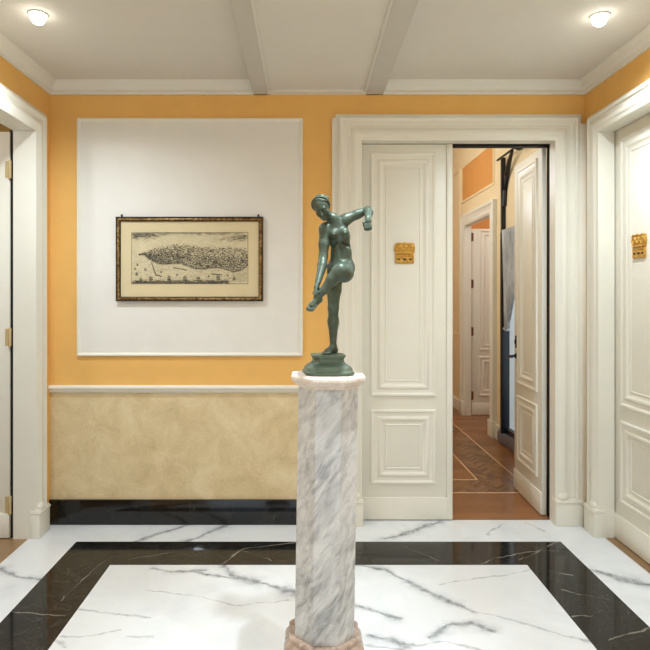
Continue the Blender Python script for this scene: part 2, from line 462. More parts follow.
def casing(name, rect, wd, pr, depth, fn, label):
    w = MB()
    w.frame(rect, casing_profile(wd, pr, depth), fn, closed=False)
    a0, a1, b0, b1 = rect
    h = .158
    for s0, s1, inner in ((a0-.004, a0+wd+.004, a0+wd), (a1-wd-.004, a1+.004, a1-wd)):
        # plinth block with a moulded top and the rounded foot of the torus
        for x0, x1, z0, z1, v in ((s0, s1, 0, h-.012, pr+.004), (s0-.002, s1+.003, h-.012, h, pr+.009), (s0, s1, h, h+.008, pr+.003)):
            P = [fn(x0, z0, -.02), fn(x1, z1, v)]
            w.box(P[0][0], P[1][0], P[0][1], P[1][1], P[0][2], P[1][2], 0, .002)
        dirn = 1 if inner > (a0+a1)/2 else -1
        tc = inner+dirn*.0465
        rr = []
        for hh, r in ((h+.006, .033), (h+.016, .037), (h+.028, .038), (h+.040, .032), (h+.048, .027)):
            rr.append([fn(tc+r*math.cos(PI*i/8), hh, pr*.55+(r*.9)*math.sin(PI*i/8)*.75) for i in range(9)])
        w.rings(rr, closed=False)
        t = [w.bm.verts.new(p) for p in rr[-1]]; w.bm.faces.new(t)
    o = w.done(name, M['white'], smooth=40)
    return struct(o, label)

casing('trim_4', (DX0-.165, DX1+.165, 0, DZ+.163), .165, .040, .0625, lambda a, b, v: (a, WY-v, b), 'white moulded casing of the double doorway')
casing('trim_5', (LY0-.135, LY1+.135, 0, DZ+.135), .135, .035, .118, lambda a, b, v: (LX+v, a, b), 'white moulded casing')
casing('trim_6', (RY0-.125, RY1+.125, 0, DZ+.125), .125, .043, .075, lambda a, b, v: (RX-v, a, b), 'white moulded casing')
w = MB(); w.box(DX1+.12, RX, 3.612, WY, .0, 2.53, 0, .002); struct(w.done('trim_11', M['white']), 'white corner post between the casings')
w = MB(); w.box(LX-.150, LX-.1195, 3.440, 3.455, 0, DZ+.01); struct(w.done('trim_12', M['black'], smooth=0), 'black strip standing for the shaded gap beside the leaf')  # strip coloured black where the leaf gap lies in shade
w = MB(); w.box(DX0-.189, DX0-.1645, WY-.022, WY, 0, 2.572, 0, .003); struct(w.done('trim_13', M['white']), 'narrow white strip beside the doorway casing')
# black head stop of the back doorway, black strip for the shaded jamb gap
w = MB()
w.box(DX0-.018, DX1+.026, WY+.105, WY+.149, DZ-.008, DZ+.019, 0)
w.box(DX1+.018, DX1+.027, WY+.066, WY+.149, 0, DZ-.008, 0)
struct(w.done('trim_7', M['black'], smooth=0), 'black strip standing for the shaded gap beside the leaf')

# ------------------------------------------------------------------ panelled door leaves
MOULD = [(0, 0), (0, .008), (.004, .012), (.012, .013), (.018, .010), (.022, .006), (.030, .005), (.040, .004), (.046, .005), (.050, .009), (.056, .011), (.064, .010), (.070, .006), (.078, .001), (.084, .001), (.086, 0)]
def leaf(name, width, th, margins, label, height=2.425, hinges='left', hmat=None, both=False, zofs=.006):
    """local frame: x across the leaf, front face at y=0 looking to -y, z up. The slab is the door, its mouldings are parts."""
    ml, mr = margins
    w = MB(); w.box(0, width, 0, th, zofs, height, 0, .002)
    d = struct(w.done(name, M['white']), label)
    for z0, z1, nm in ((.80, 2.372, 'upper_panel'), (.235, .715, 'lower_panel')):
        w = MB()
        w.frame((ml, width-mr, z0, z1), MOULD, lambda a, b, v: (a, -v, b))
        i = .084
        w.frame((ml+i+.012, width-mr-i-.012, z0+i+.012, z1-i-.012), [(0, 0), (.003, .003), (.006, .003), (.009, 0)], lambda a, b, v: (a, -v, b))
        if both: w.frame((ml, width-mr, z0, z1), MOULD, lambda a, b, v: (a, th+v, b))
        w.done(nm, M['white'], d)
    w = MB(); w.box(.0015, width-.0015, -.008, .002, zofs, .150, 0, .002); w.done('kick_board', M['white'], d)
    hx = -.004 if hinges == 'left' else width+.004
    if hmat:
        for z in (.24, 1.02, 1.60, 2.17) if name in ('door_5',) else (.20, 1.20, 2.20):
            w = MB(); w.lathe([(.0075, -.055), (.009, -.05), (.009, .05), (.0075, .055)], (hx, -.005, z), 12)
            w.box(hx, hx+(.03 if hinges == 'left' else -.03), -.002, .001, z-.05, z+.05)
            w.done('hinge', hmat, d)
    return d

# closed leaf in the back doorway
d = leaf('door_1', .592, .04, (.066, .106), 'closed white panelled leaf with a gilded plaque'); d.location = (DX0-.003, 3.71, 0)
w = MB(); w.box(.556, .594, -.010, .004, .006, 2.425, 0, .004); w.done('astragal', M['white'], d)
# the leaf that stands open into the corridor
d = leaf('door_2', .560, .030, (.085, .075), 'white panelled leaf standing open into the corridor', both=True)
d.location = (1.575, 4.345, 0); d.rotation_euler = (0, 0, math.radians(-92.3))
w = MB()
w.lathe([(.004, -.012), (.016, -.012), (.018, -.006), (.018, 0)], (.045, 0, 1.105), 16, axis='Y')
w.box(.028, .062, -.006, 0, 1.06, 1.15, 0, .005)
w.done('keyhole_plate', M['steel'], d)
w = MB()
w.lathe([(.016, -.012), (.020, -.006), (.020, 0)], (.045, 0, 1.0), 16, axis='Y')
w.tube([(.045, -.005, 1.0), (.045, -.045, 1.0), (.052, -.055, 1.0), (.075, -.058, 1.0), (.13, -.056, .998)], [.008, .008, .009, .009, .007])
w.done('handle', M['steel'], d)
# closed leaves in the right-hand wall
d = leaf('door_3', .585, .04, (.085, .085), 'closed white panelled leaf with a gilded plaque', height=2.438, hinges='left'); d.location = (RX+.079, RY1+.018, 0); d.rotation_euler = (0, 0, -PI/2)
d = leaf('door_6', .605, .04, (.085, .085), 'closed white panelled leaf', height=2.438); d.location = (RX+.079, RY1+.018-.587, 0); d.rotation_euler = (0, 0, -PI/2)
# open leaf in the left-hand doorway
d = leaf('door_4', .60, .04, (.085, .085), 'white panelled leaf standing open in the side room', hinges='right', hmat=M['brasspale'], both=True); d.location = (LX-.143-.60, 3.428, 0)

# gilded plaques
def plaque(label, loc, rz):
    t = thing('gilded_plaque', label, 'plaque', loc, (0, 0, rz), 'gilded plaques on the door leaves')
    # ornate upper cartouche: scalloped outline with thickness
    pts = []
    n = 64
    for i in range(n):
        a = 2*PI*i/n
        c, s = math.cos(a), math.sin(a)
        x = .066*math.copysign(abs(c)**.4, c); z = .038*math.copysign(abs(s)**.4, s)
        k_ = 1+.03*math.cos(10*a)
        pts.append((x*k_, z*k_+.030))
    w = MB()
    w.rings([[(x, 0, z) for x, z in pts], [(x, -.006, z) for x, z in pts], [(x*.93, -.010, .030+(z-.030)*.9) for x, z in pts]], caps=True)
    for cx_ in (-.040, .002, .042):
        r = .019 if cx_ != .002 else .016
        for q0, q1 in ((r, .0045), (r*.45, .004)):
            w.rings([[(cx_+(q0+q1*math.cos(b))*math.cos(a), -.011-q1*math.sin(b), .032+(q0+q1*math.cos(b))*math.sin(a)) for b in [2*PI*j/8 for j in range(8)]] for a in [2*PI*i/20 for i in range(21)]])
    for s in (-1, 1):
        w.tube([(s*.062, -.010, .055), (s*.045, -.012, .064), (s*.02, -.012, .060), (0, -.013, .066)], [.004, .005, .004, .005], 8)
        w.tube([(s*.058, -.010, .004), (s*.04, -.012, -.004), (s*.018, -.012, .002), (0, -.012, -.003)], [.004, .005, .004, .004], 8)
    w.done('cartouche', M['brass'], t)
    w = MB(); w.box(-.061, .061, -.008, 0, -.066, -.006, 0, .002)
    w.frame((-.057, .057, -.062, -.014), [(0, .007), (.002, .011), (.005, .011), (.007, .007)], lambda a, b, v: (a, -v, b))
    np_ = w.done('nameplate', M['brass'], t)
    w = MB()
    for x0, x1 in ((-.048, -.030), (-.012, .012), (.028, .046)): w.box(x0, x1, -.0092, -.0078, -.045, -.034, 0)
    w.done('engraved_line', M['engrave'], np_)
    return t
plaque('gilded plaque on the closed leaf facing the viewer, beside the bronze statue', (.635, 3.7095, 1.722), 0)
plaque('gilded plaque seen at a slant on the closed leaf in the side wall', (RX+.0785, 3.185, 1.722), -PI/2)

# ------------------------------------------------------------------ framed engraving
def make_picture():
    x0, x1, z0, z1 = -1.199, -.271, 1.413, 1.946
    yb = WY-.004
    t = thing('framed_engraving', 'gilt-framed black and white engraving of a harbour town hanging on the white wall panel', 'picture', ((x0+x1)/2, yb, (z0+z1)/2))
    W, H = (x1-x0)/2, (z1-z0)/2
    fn = lambda a, b, v: (a, -v, b)
    w = MB(); w.frame((-W, W, -H, H), [(0, 0), (0, .022), (.002, .026), (.005, .026), (.007, .022)], fn, mi=0)
    w.frame((-W, W, -H, H), [(.007, .022), (.009, .020), (.012, .024), (.017, .026), (.022, .024), (.024, .018)], fn, mi=1)
    w.frame((-W, W, -H, H), [(.024, .018), (.026, .020), (.028, .018), (.029, .008)], fn, mi=0)
    w.quad([fn(a, b, .0) for a, b in ((-W, -H), (W, -H), (W, H), (-W, H))])
    w.done('picture_frame', [M['darkframe'], M['gilt']], t)
    w = MB(); w.box(-W+.026, W-.026, -.009, -.004, -H+.026, H-.026); w.done('mount', M['mat'], t, 0)
    # the print: paper with inked relief of town, sea, ships, sky
    pw, pht = .369, .164
    pz = .006
    w = MB(); w.box(-pw, pw, -.0105, -.0085, -pht+pz, pht+pz, 0)
    R = random.Random(3)
    def q(pts, mi=1): w.quad([(a, -.0108-R.random()*.0003, b+pz) for a, b in pts], mi)
    def dash(x, z, l, hgt, ang=0, mi=1):
        c, s = math.cos(ang)*l/2, math.sin(ang)*l/2
        q([(x-c, z-s-hgt/2), (x+c, z+s-hgt/2), (x+c, z+s+hgt/2), (x-c, z-s+hgt/2)], mi)
    cl = lambda x: max(-pw+.004, min(pw-.004, x))
    # border line
    for b in (-pht+.002, pht-.002): dash(0, b, 2*pw, .002)
    for a in (-pw+.001, pw-.001): q([(a-.001, -pht), (a+.001, -pht), (a+.001, pht), (a-.001, pht)])
    # clouds: fine hatch towards the top corners
    for i in range(520):
        s = R.choice((-1, -1, 1))
        x = s*(pw-.01-abs(R.gauss(0, .075))); z = pht-.006-abs(R.gauss(0, .016))
        if s > 0: z -= .008+max(0, (pw-x))*.12
        dash(cl(x), z, .018, .0012, R.uniform(-.1, .1), R.choice((1, 2, 2)))
    for i in range(160):
        dash(R.uniform(-.30, .34), pht-.004-abs(R.gauss(0, .008)), .03, .001, .05, 2)
    # skyline of the hills / town outline: top and coast curves over t in 0..1
    def top(x):
        u = (x+pw)/(2*pw); return .040+.038*math.exp(-((u-.42)/.22)**2)+.022*math.exp(-((u-.85)/.18)**2)-.045*max(0, .2-u)*5
    def coast(x):
        u = (x+pw)/(2*pw); return .012-.105*max(0, u-.12)**.5+.010*math.sin(u*19)+(.035*max(0, u-.88)/.12)
    nb = 0
    while nb < 4200:
        x = R.uniform(-pw*.86, pw*.992); a, b = coast(x), top(x)
        z = R.uniform(a, b+R.random()*.014); u = (z-a)/(b-a)
        dens = (.95 if u < .62 else .5)*(1 if x > -.26 else .5)
        if R.random() > dens: nb += .4; continue
        nb += 1
        s = R.uniform(.003, .0085)
        if R.random() < .6:                       # a house: dark wall side
            q([(x-s/2, z-s*.3), (x+s/2, z-s*.25), (x+s/2, z+s*.3), (x-s/2, z+s*.25)], R.choice((1, 1, 2)))
        else:
            dash(x, z, s*2, .0013, R.choice((-.7, .7, .2, -.2)), 1)
    for i in range(700):
        x = R.uniform(-pw*.80, pw*.96); z = R.uniform(coast(x), top(x)); dash(x, z, .014, .0016, R.choice((-.6, -.3, .3, .6)), 2)
    # quay line and moles
    xs = [-pw*.86+i*.006 for i in range(int(pw*1.845/.006))]
    for a in xs:
        dash(a, coast(a), .007, .003, math.atan2(coast(a+.006)-coast(a), .006), 1)
        if R.random() < .6: dash(a, coast(a)-.006, .012, .0014, 0, 2)
    for (ax, az, bx, bz_) in ((-.24, -.03, -.215, -.105), (-.215, -.105, -.18, -.115), (-.10, -.06, -.02, -.075), (.14, -.10, .20, -.105)):
        for i in range(12):
            u = i/11; dash(ax+(bx-ax)*u, az+(bz_-az)*u, .008, .005, 0, 1)
    # sea: sparse wavelets, dense dark strip along the lower edge
    for i in range(420):
        x = R.uniform(-pw+.01, pw-.01); z = R.uniform(-pht+.01, min(coast(x), .0) -.01) if x > -.32 else R.uniform(-pht+.01, .02)
        if z < -pht+.006: continue
        dash(cl(x), z, R.uniform(.006, .016), .001, 0, 2)
    for i in range(900):
        x = R.uniform(-pw+.012, pw*.66); z = -pht+.004+abs(R.gauss(0, .010))
        dash(cl(x), z, .02, .0016, 0, R.choice((1, 1, 2)))
    # ships
    for (x, z, s) in ((-.335, -.105, .020), (-.28, -.075, .016), (-.245, -.135, .026), (-.13, -.132, .026), (-.03, -.135, .030), (.055, -.137, .026), (.18, -.13, .026), (-.33, -.045, .012),
                      (-.31, -.14, .02), (.12, -.118, .014), (-.18, -.09, .013), (.28, -.135, .02), (-.08, -.108, .014), (-.345, -.07, .012), (.24, -.112, .012)):
        q([(x-s*.5, z), (x-s*.4, z-s*.22), (x+s*.4, z-s*.22), (x+s*.55, z+s*.05)])
        for dx, hh in ((-.28, .75), (0, 1.0), (.28, .8)):
            dash(x+dx*s, z+hh*s*.5, .0012, hh*s)
            q([(x+dx*s-s*.14, z+s*.15), (x+dx*s+s*.10, z+s*.15), (x+dx*s+s*.08, z+hh*s*.8), (x+dx*s-s*.10, z+hh*s*.8)], R.choice((1, 2)))
    # caption block in the lower corner
    for i in range(9):
        for j in range(8): dash(.275+j*.0115, -.142+i*.006, R.uniform(.006, .010), .001, 0, 2)
    w.done('print', [M['paper'], M['ink'], M['inkgrey']], t, 0)
    w = MB(); w.box(-W+.028, W-.028, -.0145, -.0125, -H+.028, H-.028); w.done('glass_pane', M['glass'], t, 0)
    for hx in (-W+.035, W-.030):
        w = MB()
        w.tube([(hx, -.010, H-.004), (hx, -.010, H+.006), (hx+.001, -.010, H+.012)], [.007, .006, .005], 10)
        w.lathe([(.003, -.004), (.006, -.003), (.006, .003), (.003, .004)], (hx, -.012, H+.011), 12, axis='Y')
        w.done('hanger', M['darkframe'], t)
make_picture()

# ------------------------------------------------------------------ recessed downlights
def downlight(label, x, y, z=CEIL):
    t = thing('downlight', label, 'ceiling light', (x, y, z), group='recessed downlights in the hall ceiling')
    w = MB(); w.lathe([(.036, 0), (.036, -.003), (.038, -.006), (.044, -.006), (.047, -.002), (.047, 0)], (0, 0, 0), 32); w.done('trim_ring', M['ceiling'], t)
    w = MB(); w.lathe([(.001, -.050), (.014, -.048), (.026, -.039), (.034, -.022), (.0365, -.002)], (0, 0, 0), 24); w.done('lens', M['lens'], t)  # dome bulges so the lens takes the round shape of its glare
def spot(name, loc, power, col=(1, .90, .74), size=120, blend=.8, rad=.04, aim=None):
    l = bpy.data.lights.new(name, 'SPOT'); l.energy = power; l.color = col; l.spot_size = math.radians(size); l.spot_blend = blend; l.shadow_soft_size = rad
    o = bpy.data.objects.new(name, l); C.objects.link(o); o.location = loc
    if aim: o.rotation_euler = (Vector(aim)-Vector(loc)).to_track_quat('-Z', 'Y').to_euler()
    return o
downlight('lit round downlight in the ceiling above the open side doorway', -1.288, 2.763)
downlight('lit round downlight in the ceiling above the closed side door', 1.42, 2.78)
WARM = (.79, .91, 1)
spot('downlight_beam', (-1.288, 2.763, CEIL-.06), 72, WARM, 156, 1)
spot('downlight_beam', (1.42, 2.78, CEIL-.06), 72, WARM, 156, 1)
spot('downlight_beam', (-1.288, .9, CEIL-.02), 100, WARM, 156, 1)
spot('downlight_beam', (1.42, .9, CEIL-.02), 100, WARM, 156, 1)
spot('statue_beam', (.26, 1.80, bz-.01), 125, WARM, 40, 1, .025, (.09, 2.15, .95))
spot('downlight_beam', (.07, .4, bz-.01), 25, WARM)

# ------------------------------------------------------------------ pedestal
def octo(ap, z, rot=0, cx=0, cy=0):
    r = ap/math.cos(PI/8)
    return [(cx+r*math.cos(PI/8+i*PI/4+rot), cy+r*math.sin(PI/8+i*PI/4+rot), z) for i in range(8)]
PY = 2.15
tilt = math.atan(.0155)
ped = thing('pedestal', 'octagonal grey veined marble pedestal carrying the bronze statue', 'pedestal', (.0642, PY, .003), (0, tilt, 0))
w = MB()
w.rings([octo(a, z) for a, z in ((.150, 0), (.150, .105), (.148, .109), (.141, .112), (.141, .118), (.144, .124), (.146, .134), (.146, .150), (.142, .162), (.134, .172), (.130, .178), (.131, .182), (.131, .190), (.128, .195), (.110, .195))], caps=True)
w.done('base', M['plinth'], ped, 25)
w = MB(); w.rings([octo(a, z) for a, z in ((.107, .195), (.1085, .1965), (.1090, 1.108), (.1085, 1.112))], caps=True); w.done('shaft', M['shaft'], ped, 20)
w = MB()
w.rings([octo(a, z) for a, z in ((.105, 1.106), (.111, 1.108), (.112, 1.114), (.118, 1.118), (.126, 1.124), (.129, 1.129), (.1335, 1.133), (.1355, 1.137), (.1355, 1.145), (.1335, 1.149), (.130, 1.1505))], caps=True)
w.done('capital', M['cap'], ped, 25)
CAPZ = 1.1535

# ------------------------------------------------------------------ bronze statue
U = PY/F                                           # metres per photo pixel at the statue
ORG = Vector(((328-CX)*U, PY, EYE-(354-CY)*U))      # top of its base, under the standing foot
def J(x, y, d):
    k_ = 1+d*U/PY
    return np.array([(x-CX)*k_-(328-CX), d, -((y-CY)*k_-(354-CY))])

class SDF:
    def __init__(s, lo, hi, h):
        s.h = h; s.lo = np.array(lo, float)
        s.n = np.ceil((np.array(hi)-s.lo)/h).astype(int)+1
        s.ax = [s.lo[i]+h*np.arange(s.n[i]) for i in range(3)]
        s.D = np.full(s.n, 50., np.float32)
    def sl(s, lo, hi):
        a = np.clip(np.floor((lo-s.lo)/s.h).astype(int), 0, s.n-1); b = np.clip(np.ceil((hi-s.lo)/s.h).astype(int)+1, 1, s.n)
        idx = tuple(slice(a[i], b[i]) for i in range(3))
        P = np.stack(np.meshgrid(*[s.ax[i][idx[i]] for i in range(3)], indexing='ij'), -1)
        return idx, P
    def put(s, idx, d, k, sub=False):
        D = s.D[idx]; d = d.astype(np.float32)
        if sub:
            h = np.maximum(k-np.abs(D+d), 0)/k; s.D[idx] = np.maximum(D, -d)+h*h*k*.25
        else:
            h = np.maximum(k-np.abs(D-d), 0)/k; s.D[idx] = np.minimum(D, d)-h*h*k*.25
    def cap(s, a, b, ra, rb, k=2.5, sub=False):
        a, b = np.array(a, float), np.array(b, float); m = max(ra, rb)+k+2*s.h
        idx, P = s.sl(np.minimum(a, b)-m, np.maximum(a, b)+m)
        ba = b-a; pa = P-a
        t = np.clip((pa@ba)/(ba@ba), 0, 1)
        d = np.linalg.norm(pa-t[..., None]*ba, axis=-1)-(ra+(rb-ra)*t)
        s.put(idx, d, k, sub)
    def ell(s, c, r, k=2.5, R=None, sub=False):
        c, r = np.array(c, float), np.array(r, float); m = r.max()+k+2*s.h
        idx, P = s.sl(c-m, c+m); p = P-c
        if R is not None: p = p@np.array(R).T
        k0 = np.linalg.norm(p/r, axis=-1); k1 = np.linalg.norm(p/(r*r), axis=-1)+1e-9
        s.put(idx, k0*(k0-1)/k1, k, sub)
    def chain(s, pts, rad, k=2.0):
        for i in range(len(pts)-1): s.cap(pts[i], pts[i+1], rad[i], rad[i+1], k)
    def mesh(s, name):
        D = s.D; n = np.array(D.shape)
        S = D < 0
        c8 = np.zeros(n-1, np.int8)
        for dx in (0, 1):
            for dy in (0, 1):
                for dz in (0, 1): c8 += S[dx:n[0]-1+dx, dy:n[1]-1+dy, dz:n[2]-1+dz]
        I = np.argwhere((c8 > 0) & (c8 < 8))
        vid = np.full(n-1, -1, np.int32); vid[tuple(I.T)] = np.arange(len(I))
        acc = np.zeros((len(I), 3)); cnt = np.zeros(len(I))
        for axis in range(3):
            o = [i for i in range(3) if i != axis]
            for p in (0, 1):
                for q in (0, 1):
                    off = np.zeros(3, int); off[o[0]] = p; off[o[1]] = q
                    A = I+off; B = A.copy(); B[:, axis] += 1
                    da, db = D[tuple(A.T)], D[tuple(B.T)]
                    mk = (da < 0) != (db < 0)
                    t = np.where(mk, da/np.where(mk, da-db, 1), 0)
                    pos = off[None, :].repeat(len(I), 0).astype(float); pos[:, axis] += t
                    acc[mk] += pos[mk]; cnt[mk] += 1
        V = s.lo+(I+acc/cnt[:, None])*s.h
        faces = []
        for axis in range(3):
            o = [i for i in range(3) if i != axis]
            sl0 = [slice(1, n[i]-1) for i in range(3)]; sl1 = list(sl0)
            sl0[axis] = slice(0, n[axis]-1); sl1[axis] = slice(1, n[axis])
            a, b = S[tuple(sl0)], S[tuple(sl1)]
            E = np.argwhere(a != b)
            fl = a[tuple(E.T)]
            E[:, o[0]] += 1; E[:, o[1]] += 1
            q = []
            for p, r in ((0, 0), (1, 0), (1, 1), (0, 1)):
                X = E.copy(); X[:, o[0]] -= p; X[:, o[1]] -= r
                q.append(vid[tuple(X.T)])
            Q = np.stack(q, 1)
            if axis == 1: fl = ~fl
            Q[~fl] = Q[~fl][:, ::-1]
            faces.append(Q)
        Fq = np.concatenate(faces)
        me = bpy.data.meshes.new(name)
        me.from_pydata([tuple(v) for v in V*U], [], [tuple(int(i) for i in f_) for f_ in Fq])
        bm = bmesh.new(); bm.from_mesh(me)
        for _ in range(2): bmesh.ops.smooth_vert(bm, verts=bm.verts, factor=.35, use_axis_x=True, use_axis_y=True, use_axis_z=True)
        bmesh.ops.recalc_face_normals(bm, faces=bm.faces)
        bm.to_mesh(me); bm.free()
        me.shade_smooth()
        return me

def unit(v): v = np.array(v, float); return v/np.linalg.norm(v)

def build_statue():
    root = thing('bronze_statue', 'green bronze nude dancer standing on one foot, holding the other ankle, on the marble pedestal', 'statue', (ORG.x, ORG.y, ORG.z))
    S = SDF((-28, -48, -3), (58, 20, 166), .42)
    # ---- trunk
    th = math.radians(6)
    Rl = np.array([[math.cos(th), 0, math.sin(th)], [0, 1, 0], [-math.sin(th), 0, math.cos(th)]])
    S.ell(J(339.2, 236, -3), (10.8, 8.2, 15), 1, Rl)
    S.ell(J(341.2, 253, -1), (10.6, 7.6, 12), 5)
    S.ell(J(341, 265.5, 1), (12.8, 9.2, 10), 5)
    S.ell(J(336.5, 270, 7), (7.2, 6.5, 8), 4); S.ell(J(347.3, 269, 7), (7.0, 6.5, 8), 4)
    S.cap(J(326.5, 227.5, -3), J(335, 223.5, -2), 5.2, 5.6, 5); S.cap(J(335, 223.5, -2), J(344, 220.5, -2), 5.6, 5.0, 5)
    S.cap(J(335.5, 222, -3), J(334, 218, -6), 5, 4.2, 3)
    S.ell(J(334.0, 233.8, -9.6), (4.3, 4.2, 4.5), 2.2); S.ell(J(344.8, 232.2, -9.2), (4.3, 4.2, 4.5), 2.2)
    for x, y in ((333.8, 234.3), (345, 232.7)): S.ell(J(x, y, -13.7), (.9, .9, .9), .8)
    S.ell(J(340.6, 251, -9.4), (1.6, 1.2, 6), 2, sub=True)          # midline of the belly
    S.ell(J(341, 258.2, -8.9), (.8, 1.2, 1.0), .8, sub=True)         # navel
    S.cap(J(336, 244, -9.4), J(331.5, 247, -6), 1.0, 1.0, 2.5, sub=True); S.cap(J(343, 243.5, -9.4), J(349, 246, -6), 1.0, 1.0, 2.5, sub=True)
    # ---- neck and head
    Up = unit((-.36, -.50, .79)); Fw = unit((-.04, -.70, -.70)); Fw = unit(Fw-Up*(Fw@Up)); Rt = np.cross(Fw, Up)
    HC = J(321.8, 207.2, -12)
    H = lambda r, f_, u: HC+Rt*r+Fw*f_+Up*u
    HR = np.stack([Rt, Fw, Up])
    S.cap(J(334.3, 220, -5), H(0, -2.5, -7), 4.5, 4.2, 3)
    S.ell(H(0, -1.2, 2.6), (7.8, 9.3, 8.6), 2, HR); S.ell(H(0, 2.2, -3.2), (6.2, 6.9, 9.0), 2.5, HR)
    S.ell(H(0, 5.6, -9.6), (2.9, 2.7, 2.5), 2.5, HR)
    S.cap(H(-3.6, 7.4, 1.9), H(3.6, 7.4, 1.9), 1.4, 1.4, 1.6)       # brow
    for s in (-1, 1):
        S.ell(H(s*2.9, 8.9, -.4), (1.8, 1.3, 1.2), 1.0, HR, sub=True)
        S.ell(H(s*2.9, 7.5, -.5), (1.5, 1.3, 1.1), .5, HR)
        S.ell(H(s*4.2, 5.6, -3.6), (2.0, 1.9, 2.2), 2.0, HR)         # cheek
        S.ell(H(s*6.9, -.8, -1.4), (.9, 1.9, 2.7), .8, HR)           # ear
    S.cap(H(0, 8.7, .8), H(0, 10.6, -3.0), .75, 1.25, 1.0)            # nose
    S.cap(H(-1.0, 9.3, -3.4), H(1.0, 9.3, -3.4), .8, .8, .8)
    S.cap(H(-1.6, 8.1, -5.6), H(1.6, 8.1, -5.6), .75, .75, .7); S.cap(H(-1.3, 7.9, -6.9), H(1.3, 7.9, -6.9), .85, .85, .7)
    S.cap(H(-1.7, 8.9, -6.25), H(1.7, 8.9, -6.25), .25, .25, .4, sub=True)
    # ---- arm held out to the side, forearm hanging towards the viewer
    sh, el, wr = J(345.5, 219.5, -3), J(367.8, 210.2, -3), J(368.0, 217.8, -22)
    S.ell(J(346.5, 219.2, -3), (5.4, 5.2, 5.0), 3)
    S.cap(sh, J(357, 214.5, -3), 5.3, 4.6, 3); S.cap(J(357, 214.5, -3), el, 4.6, 3.7, 2)
    S.cap(el, J(368.6, 212.5, -10), 3.7, 4.2, 2); S.cap(J(368.6, 212.5, -10), wr, 4.2, 2.9, 2)
    S.ell(J(368.0, 221.5, -24.5), (3.5, 2.0, 4.0), 2)
    for i, (dx, ln) in enumerate(((-2.9, .88), (-1.0, 1.0), (.95, .96), (2.8, .78))):
        a = J(368+dx, 224.5, -25.5); b = J(368+dx*1.08, 224.5+3.6*ln, -26.2); c = J(368+dx*1.05, 224.5+5.6*ln, -23.8); d = J(368+dx, 224.5+5.0*ln, -21.4)
        S.chain([a, b, c, d], [1.15, 1.05, .95, .8], .45)
    S.chain([J(365.6, 220, -24), J(363.6, 222.6, -25.6), J(363.9, 225.6, -25.4), J(364.9, 227.6, -24.2)], [1.2, 1.1, 1.0, .8], .6)
    # ---- arm reaching down to the raised foot
    sh, el, wr = J(325, 229, -4), J(323.3, 256.5, -8), J(317.6, 283.5, -27)
    S.ell(J(325.2, 230, -4), (5.6, 5.2, 6.0), 3)
    S.cap(sh, J(324.0, 244, -6), 5.4, 5.2, 3); S.cap(J(324.0, 244, -6), el, 5.2, 4.3, 2)
    S.cap(el, J(322.4, 265, -13), 4.3, 4.6, 2); S.cap(J(322.4, 265, -13), wr, 4.6, 2.8, 2)
    S.ell(J(316.4, 288.0, -29.6), (2.6, 2.6, 4.2), 1.6)
    kn, an = J(340.6, 269.6, -35), J(317.6, 297.2, -34)
    for i, (t, dd) in enumerate(((0., 0), (.05, .5), (.1, .8), (.15, .9))):
        o_ = np.array([t*14-.8, 0, t*22-1.2])
        S.chain([J(315.3, 290.0, -31.4)+o_, J(314.4, 292.0, -34.5)+o_, J(315.6, 293.6, -37.2)+o_, J(317.4, 294.0, -38.0)+o_], [1.1, 1.0, .9, .75], .45)
    S.chain([J(317.8, 286.8, -28), J(319.8, 290.2, -29.6), J(321.2, 293, -30.8)], [1.2, 1.05, .8], .6)
    # ---- raised leg: thigh towards the viewer, shin across to the foot
    S.cap(J(345.0, 269, 1), J(343.9, 272.6, -14), 9.2, 8.7, 4); S.cap(J(343.9, 272.6, -14), J(343.3, 273.0, -31), 8.7, 8.0, 5)
    S.cap(J(343.2, 272.4, -31), J(338.6, 272.4, -33), 7.4, 6.4, 5)
    S.cap(kn, J(332.0, 279.3, -34), 6.2, 5.3, 4); S.cap(J(332.0, 279.3, -34), J(324.0, 289.8, -34), 5.3, 3.8, 2.5); S.cap(J(324.5, 290.5, -34), an, 3.7, 2.8, 2)
    S.ell(J(332.6, 280.6, -30.5), (5.0, 4.4, 5.2), 3)
    fd = unit(J(309.6, 309.5, -40)-J(317.2, 298, -34)); fs = unit(np.cross(fd, (0, -1, 0)))
    S.cap(an, J(320.0, 299.2, -30.5), 2.9, 2.5, 2)                     # heel
    S.cap(an, J(312.4, 305.4, -37.8), 3.1, 2.5, 2); S.cap(J(319.4, 300.4, -31.5), J(313.6, 306.4, -35.8), 2.5, 2.3, 2)
    side = unit(np.cross(fd, unit((.55, .0, .75))))
    side = unit((.62, -.35, -.30)-fd*(np.array((.62, -.35, -.30))@fd))
    for i, (o_, ln, r) in enumerate(((-2.9, 4.6, 1.25), (-1.2, 5.0, 1.1), (.3, 4.7, 1.05), (1.7, 4.2, 1.0), (3.0, 3.6, .95))):
        b0 = J(312.0, 306.2, -37.6)+side*o_
        S.cap(b0-fd*2, b0+fd*.6, 1.35, 1.1, 1.0)
        S.chain([b0, b0+fd*ln*.6+np.array((0, -.3, -.1)), b0+fd*ln+np.array((.2, .1, -.5))], [1.15, r, r*.9], .4)
    # ---- standing leg
    hp, kn2, an2 = J(335.6, 271, 2), J(333.4, 308, -2), J(333.2, 347, 4)
    S.cap(hp, J(334.0, 290, 0), 8.6, 7.0, 4); S.cap(J(334.0, 290, 0), kn2, 7.0, 5.3, 3)
    S.ell(J(333.2, 308.0, -5.2), (3.6, 2.8, 4.2), 2)
    S.cap(kn2, J(333.3, 322, 1), 5.0, 5.2, 2.5); S.cap(J(333.3, 322, 1), an2, 5.2, 2.9, 2.5)
    S.ell(J(333.4, 321, 3.8), (5.0, 4.2, 9), 3)
    S.cap(an2, J(335.4, 350.2, 8), 3.1, 2.9, 2)
